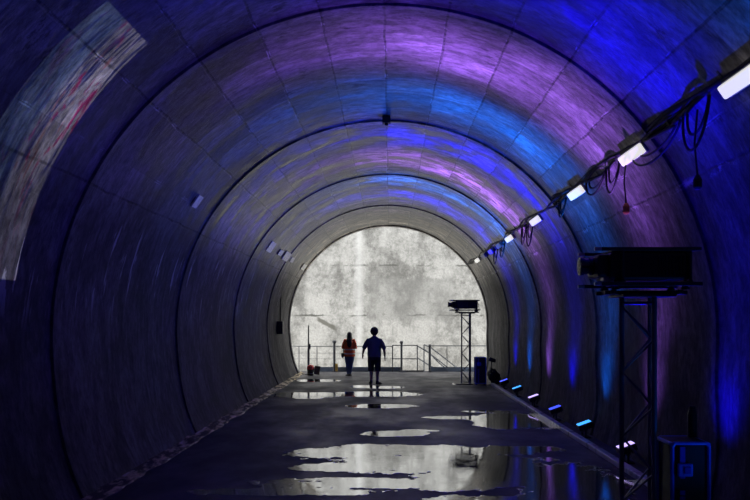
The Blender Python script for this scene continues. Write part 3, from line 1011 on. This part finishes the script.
# pole, extinguisher and case at the left of the mouth
Yp = 27.6
t = thing('pole', 'tall thin dark pole at the left of the tunnel mouth', 'pole', (gx(308.5, Yp), Yp, 0))
bm = bmesh.new(); tube(bm, [(0, 0, 0), (0, 0, 0.9), (0, 0, 1.0), (0.0, 0, 1.80)], [0.042, 0.042, 0.03, 0.022], 10); link('shaft', bm, M['rail'], t)
bm = bmesh.new(); cyl(bm, (0, 0, 0), (0, 0, 0.02), 0.14, 16); link('base', bm, M['black'], t)
bm = bmesh.new(); box(bm, (0.03, -0.02, 1.02), (0.10, 0.06, 0.20), None, 0.01); link('bracket', bm, M['rail'], t)
Yb = 27.1
t = thing('bucket', 'dark bucket with a red lid at the foot of the thin pole', 'bucket', (gx(310.5, Yb), Yb, 0))
bm = bmesh.new(); tube(bm, [(0, 0, 0), (0, 0, .03), (0, 0, 0.23)], [0.105, 0.11, 0.125], 20); link('tub', bm, M['black'], t)
bm = bmesh.new(); tube(bm, [(0, 0, 0.22), (0, 0, 0.30), (0, 0, 0.36), (0, 0, 0.385)], [0.132, 0.132, 0.10, 0.03], 20); link('lid', bm, M['red'], t)['label'] = 'red lid'
bm = bmesh.new(); tube(bm, [(0.125, 0, 0.2), (0.15, -0.05, 0.12), (0.11, -0.13, 0.08), (0.0, -0.16, 0.07), (-0.11, -0.13, 0.08), (-0.15, -0.05, 0.12), (-0.125, 0, 0.2)], 0.006, 6); link('handle', bm, M['steel'], t)
t = thing('tool_case', 'small dark brown case tilted beside the red-lidded bucket', 'case', (gx(317, Yb), Yb + .05, 0.0), 0.25)
rr = Matrix.Rotation(0.16, 3, 'Y')
bm = bmesh.new(); box(bm, (0, 0, 0.185), (0.19, 0.16, 0.31), rr, 0.02); link('body', bm, M['brown'], t)
bm = bmesh.new(); tube(bm, [(0.0, 0, 0.33), (0.0, 0, 0.38), (0.08, 0, 0.37), (0.08, 0, 0.32)], 0.008, 6); link('handle', bm, M['black'], t)


# ------------------------------------------------------------------ people
def limb(bm, pts, rads, n=14):
    return tube(bm, pts, rads, n)


def ball(bm, c, r, s=(1, 1, 1)):
    q = bmesh.ops.create_uvsphere(bm, u_segments=18, v_segments=12, radius=r)
    for v in q['verts']:
        v.co = Vector((v.co.x * s[0], v.co.y * s[1], v.co.z * s[2])) + Vector(c)


def hand(bm, wrist, d, side, k=1.0):
    """palm and five curled fingers; d = pointing direction, side = thumb direction"""
    w = Vector(wrist); d = Vector(d).normalized(); s = Vector(side)
    s = (s - d * s.dot(d)).normalized(); nrm = d.cross(s)
    loft(bm, [(w + d * a * k, rx * k, ry * k, s, nrm) for a, rx, ry in ((-.02, .024, .02), (.01, .03, .02), (.05, .042, .019), (.09, .042, .016), (.10, .038, .012))], 12)
    for q, (off, L) in enumerate(((.030, .068), (.010, .078), (-.011, .072), (-.031, .056))):
        p = w + (d * .085 + s * off) * k
        b = p + d * L * .45 * k
        c_ = b + (d * .8 + nrm * .55) * L * .35 * k
        e = c_ + (d * .45 + nrm * .85) * L * .25 * k
        tube(bm, [p, b, c_, e], [.0105 * k, .010 * k, .009 * k, .007 * k], 8)
    p = w + (d * .025 + s * .028) * k
    tube(bm, [p, p + (d * .025 + s * .028) * k, p + (d * .055 + s * .036 + nrm * .01) * k, p + (d * .078 + s * .034 + nrm * .02) * k], [.014 * k, .013 * k, .011 * k, .008 * k], 8)


def head(bm, c, k=1.0, yaw=0.0):
    """head facing +Y before yaw; c = middle of the skull"""
    c = Vector(c); rz = Matrix.Rotation(yaw, 3, 'Z')
    def P(x, y, z): return c + rz @ Vector((x, y, z)) * k
    ax, ay = rz @ Vector((1, 0, 0)), rz @ Vector((0, 1, 0))
    loft(bm, [(P(0, y, z), rx * k, ry * k, ax, ay) for z, y, rx, ry in ((-.118, .045, .02, .025), (-.105, .035, .045, .055), (-.075, .022, .058, .075), (-.03, .008, .068, .088), (.02, -.002, .075, .097), (.06, -.008, .072, .093), (.095, -.010, .052, .068), (.112, -.010, .02, .028))], 18)
    tube(bm, [P(0, .092, .012), P(0, .106, -.02), P(0, .112, -.035), P(0, .09, -.045)], [.008 * k, .012 * k, .015 * k, .010 * k], 8)
    ball(bm, P(0, .083, -.068), .022 * k, (1.1, .5, .45))
    for s in (-1, 1):
        ball(bm, P(s * .03, .083, .008), .014 * k, (1, .6, .8))
        ball(bm, P(s * .077, -.01, -.012), .028 * k, (.35, .7, 1))


def shoe(bm, heel, d, k=1.0):
    h = Vector(heel); d = Vector(d).normalized(); s = Vector((-d.y, d.x, 0)); z = Vector((0, 0, 1))
    loft(bm, [(h + d * a * k + z * zz * k, rx * k, rz * k, s, z) for a, rx, rz, zz in ((-.055, .02, .02, .036), (-.045, .034, .034, .038), (0, .040, .048, .048), (.06, .042, .042, .042), (.12, .048, .034, .034), (.18, .045, .028, .028), (.21, .03, .02, .022), (.222, .012, .012, .022))], 14)


# --- man: dark shirt and shorts, walking away with arms held out
YM = 23.45
man = thing('person', 'person in a dark blue shirt and dark shorts walking towards the bright wall', 'person', (gx(374.3, YM), YM, 0), R_(-4))
b = bmesh.new()
horiz([(0, 0, .80, .10, .09), (0, 0, .86, .185, .135), (0, 0, .95, .195, .15), (0, .01, 1.05, .19, .155), (0, .01, 1.2, .20, .15), (0, 0, 1.33, .215, .135), (0, -.01, 1.42, .19, .11), (0, -.015, 1.47, .12, .085), (0, -.01, 1.50, .068, .066), (0, .01, 1.56, .058, .06), (0, .02, 1.60, .058, .06)], 20, b)
head(b, (0, .025, 1.665), 1.02, 0.15)
LS, RS = (-.19, -.01, 1.385), (.19, -.01, 1.385)
LE, RE = (-.315, -.05, 1.14), (.315, -.06, 1.12)
LW, RW = (-.375, .05, .95), (.335, .03, .875)
limb(b, [(-.12, -.01, 1.40), LS, (-.26, -.03, 1.29), LE, (-.345, -.0, 1.06), LW], [.06, .068, .058, .045, .042, .028])
limb(b, [(.12, -.01, 1.40), RS, (.26, -.04, 1.27), RE, (.328, -.02, 1.0), RW], [.06, .068, .058, .045, .042, .028])
hand(b, LW, (-.12, .25, -1), (.35, 1, 0), 1.0)
hand(b, RW, (.02, .15, -1), (-.35, 1, 0), 1.0)
limb(b, [(-.09, 0, .88), (-.105, .03, .72), (-.105, .09, .47), (-.10, .055, .33), (-.10, -.0, .09), (-.10, -.0, .05)], [.10, .092, .062, .060, .040, .042])
limb(b, [(.09, 0, .88), (.10, -.03, .72), (.105, -.02, .47), (.11, -.10, .33), (.115, -.20, .10), (.115, -.2, .05)], [.10, .092, .062, .060, .040, .042])
fuse('body', b, M['skin'], man, 0.009, 3)
b = bmesh.new()
horiz([(0, 0, .86, .21, .165), (0, 0, .90, .222, .175), (0, .01, 1.05, .218, .18), (0, .01, 1.2, .226, .172), (0, 0, 1.33, .235, .155), (0, -.01, 1.43, .20, .125), (0, -.015, 1.485, .12, .09), (0, -.005, 1.515, .078, .076)], 22, b)
limb(b, [(-.10, -.01, 1.40), (-.19, -.01, 1.382), (-.255, -.03, 1.29), (-.315, -.045, 1.165), (-.327, -.045, 1.12)], [.075, .082, .076, .072, .068])
limb(b, [(.10, -.01, 1.40), (.19, -.01, 1.382), (.255, -.04, 1.28), (.312, -.055, 1.155), (.322, -.055, 1.11)], [.075, .082, .076, .072, .068])
fuse('shirt', b, M['shirt'], man, 0.013, 4)
b = bmesh.new()
horiz([(0, 0, .78, .19, .13), (0, 0, .84, .205, .155), (0, 0, .93, .205, .16)], 20, b)
limb(b, [(-.095, 0, .88), (-.108, .03, .70), (-.112, .08, .50), (-.112, .085, .41)], [.118, .112, .098, .096])
limb(b, [(.095, 0, .88), (.108, -.03, .70), (.112, -.03, .50), (.114, -.05, .41)], [.118, .112, .098, .096])
fuse('shorts', b, M['shorts'], man, 0.012, 3)
for hx, hy, dd in ((-.10, .0, (-.25, 1, 0)), (.115, -.20, (.45, 1, 0))):
    b = bmesh.new(); shoe(b, (hx, hy, 0), dd, 1.12); limb(b, [(hx, hy, .05), (hx, hy, .12)], [.05, .047])
    fuse('shoe', b, M['shoe'], man, 0.010, 2)
b = bmesh.new()
r = bmesh.ops.create_uvsphere(b, u_segments=28, v_segments=20, radius=1)
for v in b.verts:
    k = 1 + .10 * mnoise.noise(v.co * 4.5) + .05 * mnoise.noise(v.co * 9)
    p = v.co.copy()
    front = max(0, p.y - .35)
    v.co = Vector((p.x * .128 * k, p.y * .128 * k - .012 - front * .06, p.z * .138 * k + (front * .07 if p.z < .3 else 0))) + Vector((0, .018, 1.685))
link('hair', b, M['hairbrown'], man, True)

man.scale = (0.98, 0.98, 0.98)
# --- woman: long dark hair, orange jacket, jeans, bag
YW = 26.75
wo = thing('person', 'person with long dark hair in an orange high visibility jacket and jeans', 'person', (gx(349.4, YW), YW, 0), R_(3))
b = bmesh.new()
horiz([(0, 0, .74, .09, .08), (0, 0, .80, .155, .115), (0, 0, .88, .16, .12), (0, .01, 1.0, .13, .10), (0, .01, 1.12, .15, .105), (0, 0, 1.22, .165, .10), (0, -.01, 1.285, .14, .085), (0, -.01, 1.325, .07, .06), (0, .0, 1.36, .048, .05), (0, .02, 1.41, .046, .05)], 20, b)
head(b, (0, .035, 1.455), .90, 0.0)
LW, RW = (-.10, .23, 1.04), (.10, .24, 1.06)
limb(b, [(-.09, -.01, 1.26), (-.155, -.01, 1.265), (-.195, -.02, 1.15), (-.215, -.02, 1.02), (-.17, .12, 1.02), LW], [.045, .05, .043, .036, .033, .022])
limb(b, [(.09, -.01, 1.26), (.155, -.01, 1.265), (.195, -.02, 1.15), (.215, -.02, 1.02), (.17, .12, 1.03), RW], [.045, .05, .043, .036, .033, .022])
hand(b, LW, (.4, .7, .5), (0, -.3, 1), .86)
hand(b, RW, (-.4, .7, .5), (0, -.3, 1), .86)
limb(b, [(-.075, 0, .80), (-.08, .01, .62), (-.065, .02, .42), (-.065, -.01, .28), (-.04, -.03, .08), (-.04, -.03, .05)], [.085, .078, .052, .048, .034, .035])
limb(b, [(.075, 0, .80), (.085, .0, .62), (.065, .02, .42), (.05, -.02, .28), (.02, .05, .08), (.02, .05, .05)], [.085, .078, .052, .048, .034, .035])
fuse('body', b, M['skin'], wo, 0.009, 3)
b = bmesh.new()
horiz([(0, 0, .70, .198, .155), (0, 0, .74, .205, .16), (0, 0, .88, .195, .15), (0, .01, 1.0, .185, .14), (0, .01, 1.12, .185, .135), (0, 0, 1.22, .188, .125), (0, -.01, 1.295, .15, .10), (0, -.01, 1.34, .075, .07)], 22, b)
limb(b, [(-.09, -.01, 1.26), (-.158, -.01, 1.268), (-.20, -.02, 1.15), (-.222, -.02, 1.01), (-.175, .12, 1.01), (-.118, .20, 1.035)], [.06, .066, .062, .062, .055, .05])
limb(b, [(.09, -.01, 1.26), (.158, -.01, 1.268), (.20, -.02, 1.15), (.222, -.02, 1.01), (.175, .12, 1.02), (.118, .21, 1.055)], [.06, .066, .062, .062, .055, .05])
jk = fuse('jacket', b, M['hivis'], wo, 0.012, 3)
for z, rx, ry in ((.80, .212, .166), (.95, .20, .155)):
    b = bmesh.new()
    loft(b, [((0, 0.005, z - .02), rx, ry, (1, 0, 0), (0, 1, 0)), ((0, 0.005, z + .02), rx, ry, (1, 0, 0), (0, 1, 0))], 26)
    link('reflective_band', b, M['reflect'], jk)
b = bmesh.new()
horiz([(0, 0, .72, .15, .11), (0, 0, .80, .165, .125), (0, 0, .90, .16, .12)], 20, b)
limb(b, [(-.078, 0, .82), (-.082, .01, .62), (-.067, .02, .42), (-.067, -.01, .28), (-.042, -.03, .10), (-.042, -.03, .075)], [.098, .09, .066, .060, .048, .048])
limb(b, [(.078, 0, .82), (.087, .0, .62), (.067, .02, .42), (.052, -.02, .28), (.022, .05, .10), (.022, .05, .075)], [.098, .09, .066, .060, .048, .048])
fuse('jeans', b, M['jeans'], wo, 0.011, 3)
for hx, hy, dd in ((-.04, -.03, (-.45, 1, 0)), (.02, .05, (.2, 1, 0))):
    b = bmesh.new(); shoe(b, (hx, hy, 0), dd, .95); fuse('shoe', b, M['shoe'], wo, 0.009, 2)
b = bmesh.new()
loft(b, [((0, y, z), rx, ry, (1, 0, 0), (0, 1, 0)) for z, y, rx, ry in ((1.02, -.135, .03, .012), (1.08, -.135, .075, .028), (1.2, -.125, .092, .04), (1.32, -.075, .098, .062), (1.42, -.02, .094, .085), (1.50, .005, .090, .095), (1.555, .01, .066, .075), (1.58, .01, .025, .03))], 20)
fuse('hair', b, M['hairdark'], wo, 0.010, 3)
bg = thing('shoulder_bag', 'small dark bag hanging at the left hip of the person in orange', 'bag', (gx(349.4, YW) - .235, YW - .01, .66))
b = bmesh.new(); box(b, (0, 0, 0.08), (0.09, 0.20, 0.17), None, 0.025); link('pouch', b, M['bag'], bg, True)
b = bmesh.new(); box(b, (-0.047, 0, 0.11), (0.012, 0.19, 0.10), None, 0.005); link('flap', b, M['bag'], bg)
b = bmesh.new(); tube(b, [(.02, -.09, .15), (.03, -.17, .42), (.16, -.185, .62), (.30, -.11, .70), (.335, -.0, .705), (.30, .11, .66), (.16, .17, .5), (.03, .16, .3), (.02, .09, .15)], .010, 6); link('strap', b, M['bag'], bg, True)

# ------------------------------------------------------------------ daylight, camera
w = bpy.data.worlds.new('sky')
S.world = w
w.use_nodes = True
nt = w.node_tree
bgn = nt.nodes['Background']
bgn.inputs['Color'].default_value = (0.92, 0.96, 1.0, 1)
bgn.inputs['Strength'].default_value = 3.2
sun = bpy.data.lights.new('sun', 'SUN')
sun.energy = 5.6; sun.angle = R_(8); sun.color = (1.0, 0.95, 0.87)
so = bpy.data.objects.new('sun', sun); C.objects.link(so)
so.rotation_euler = Vector((0.25, 0.62, -0.75)).to_track_quat('-Z', 'Y').to_euler()

cd = bpy.data.cameras.new('camera')
cd.sensor_width = 36.0; cd.lens = 36.0
cd.shift_x = (375 - VX) / 750
cd.shift_y = (VY - 250) / 750
cd.clip_start = 0.05
co = bpy.data.objects.new('camera', cd); C.objects.link(co)
co.location = (0, 0, CAMZ); co.rotation_euler = (R_(90), 0, 0)
S.camera = co

vs = S.view_settings
S.display_settings.display_device = 'sRGB'
vs.view_transform = 'Standard'; vs.look = 'None'; vs.exposure = 0.0; vs.gamma = 1.0; vs.use_curve_mapping = False
S.cycles.use_denoising = True
S.cycles.max_bounces = 8
S.cycles.diffuse_bounces = 5
S.cycles.sample_clamp_indirect = 6.0
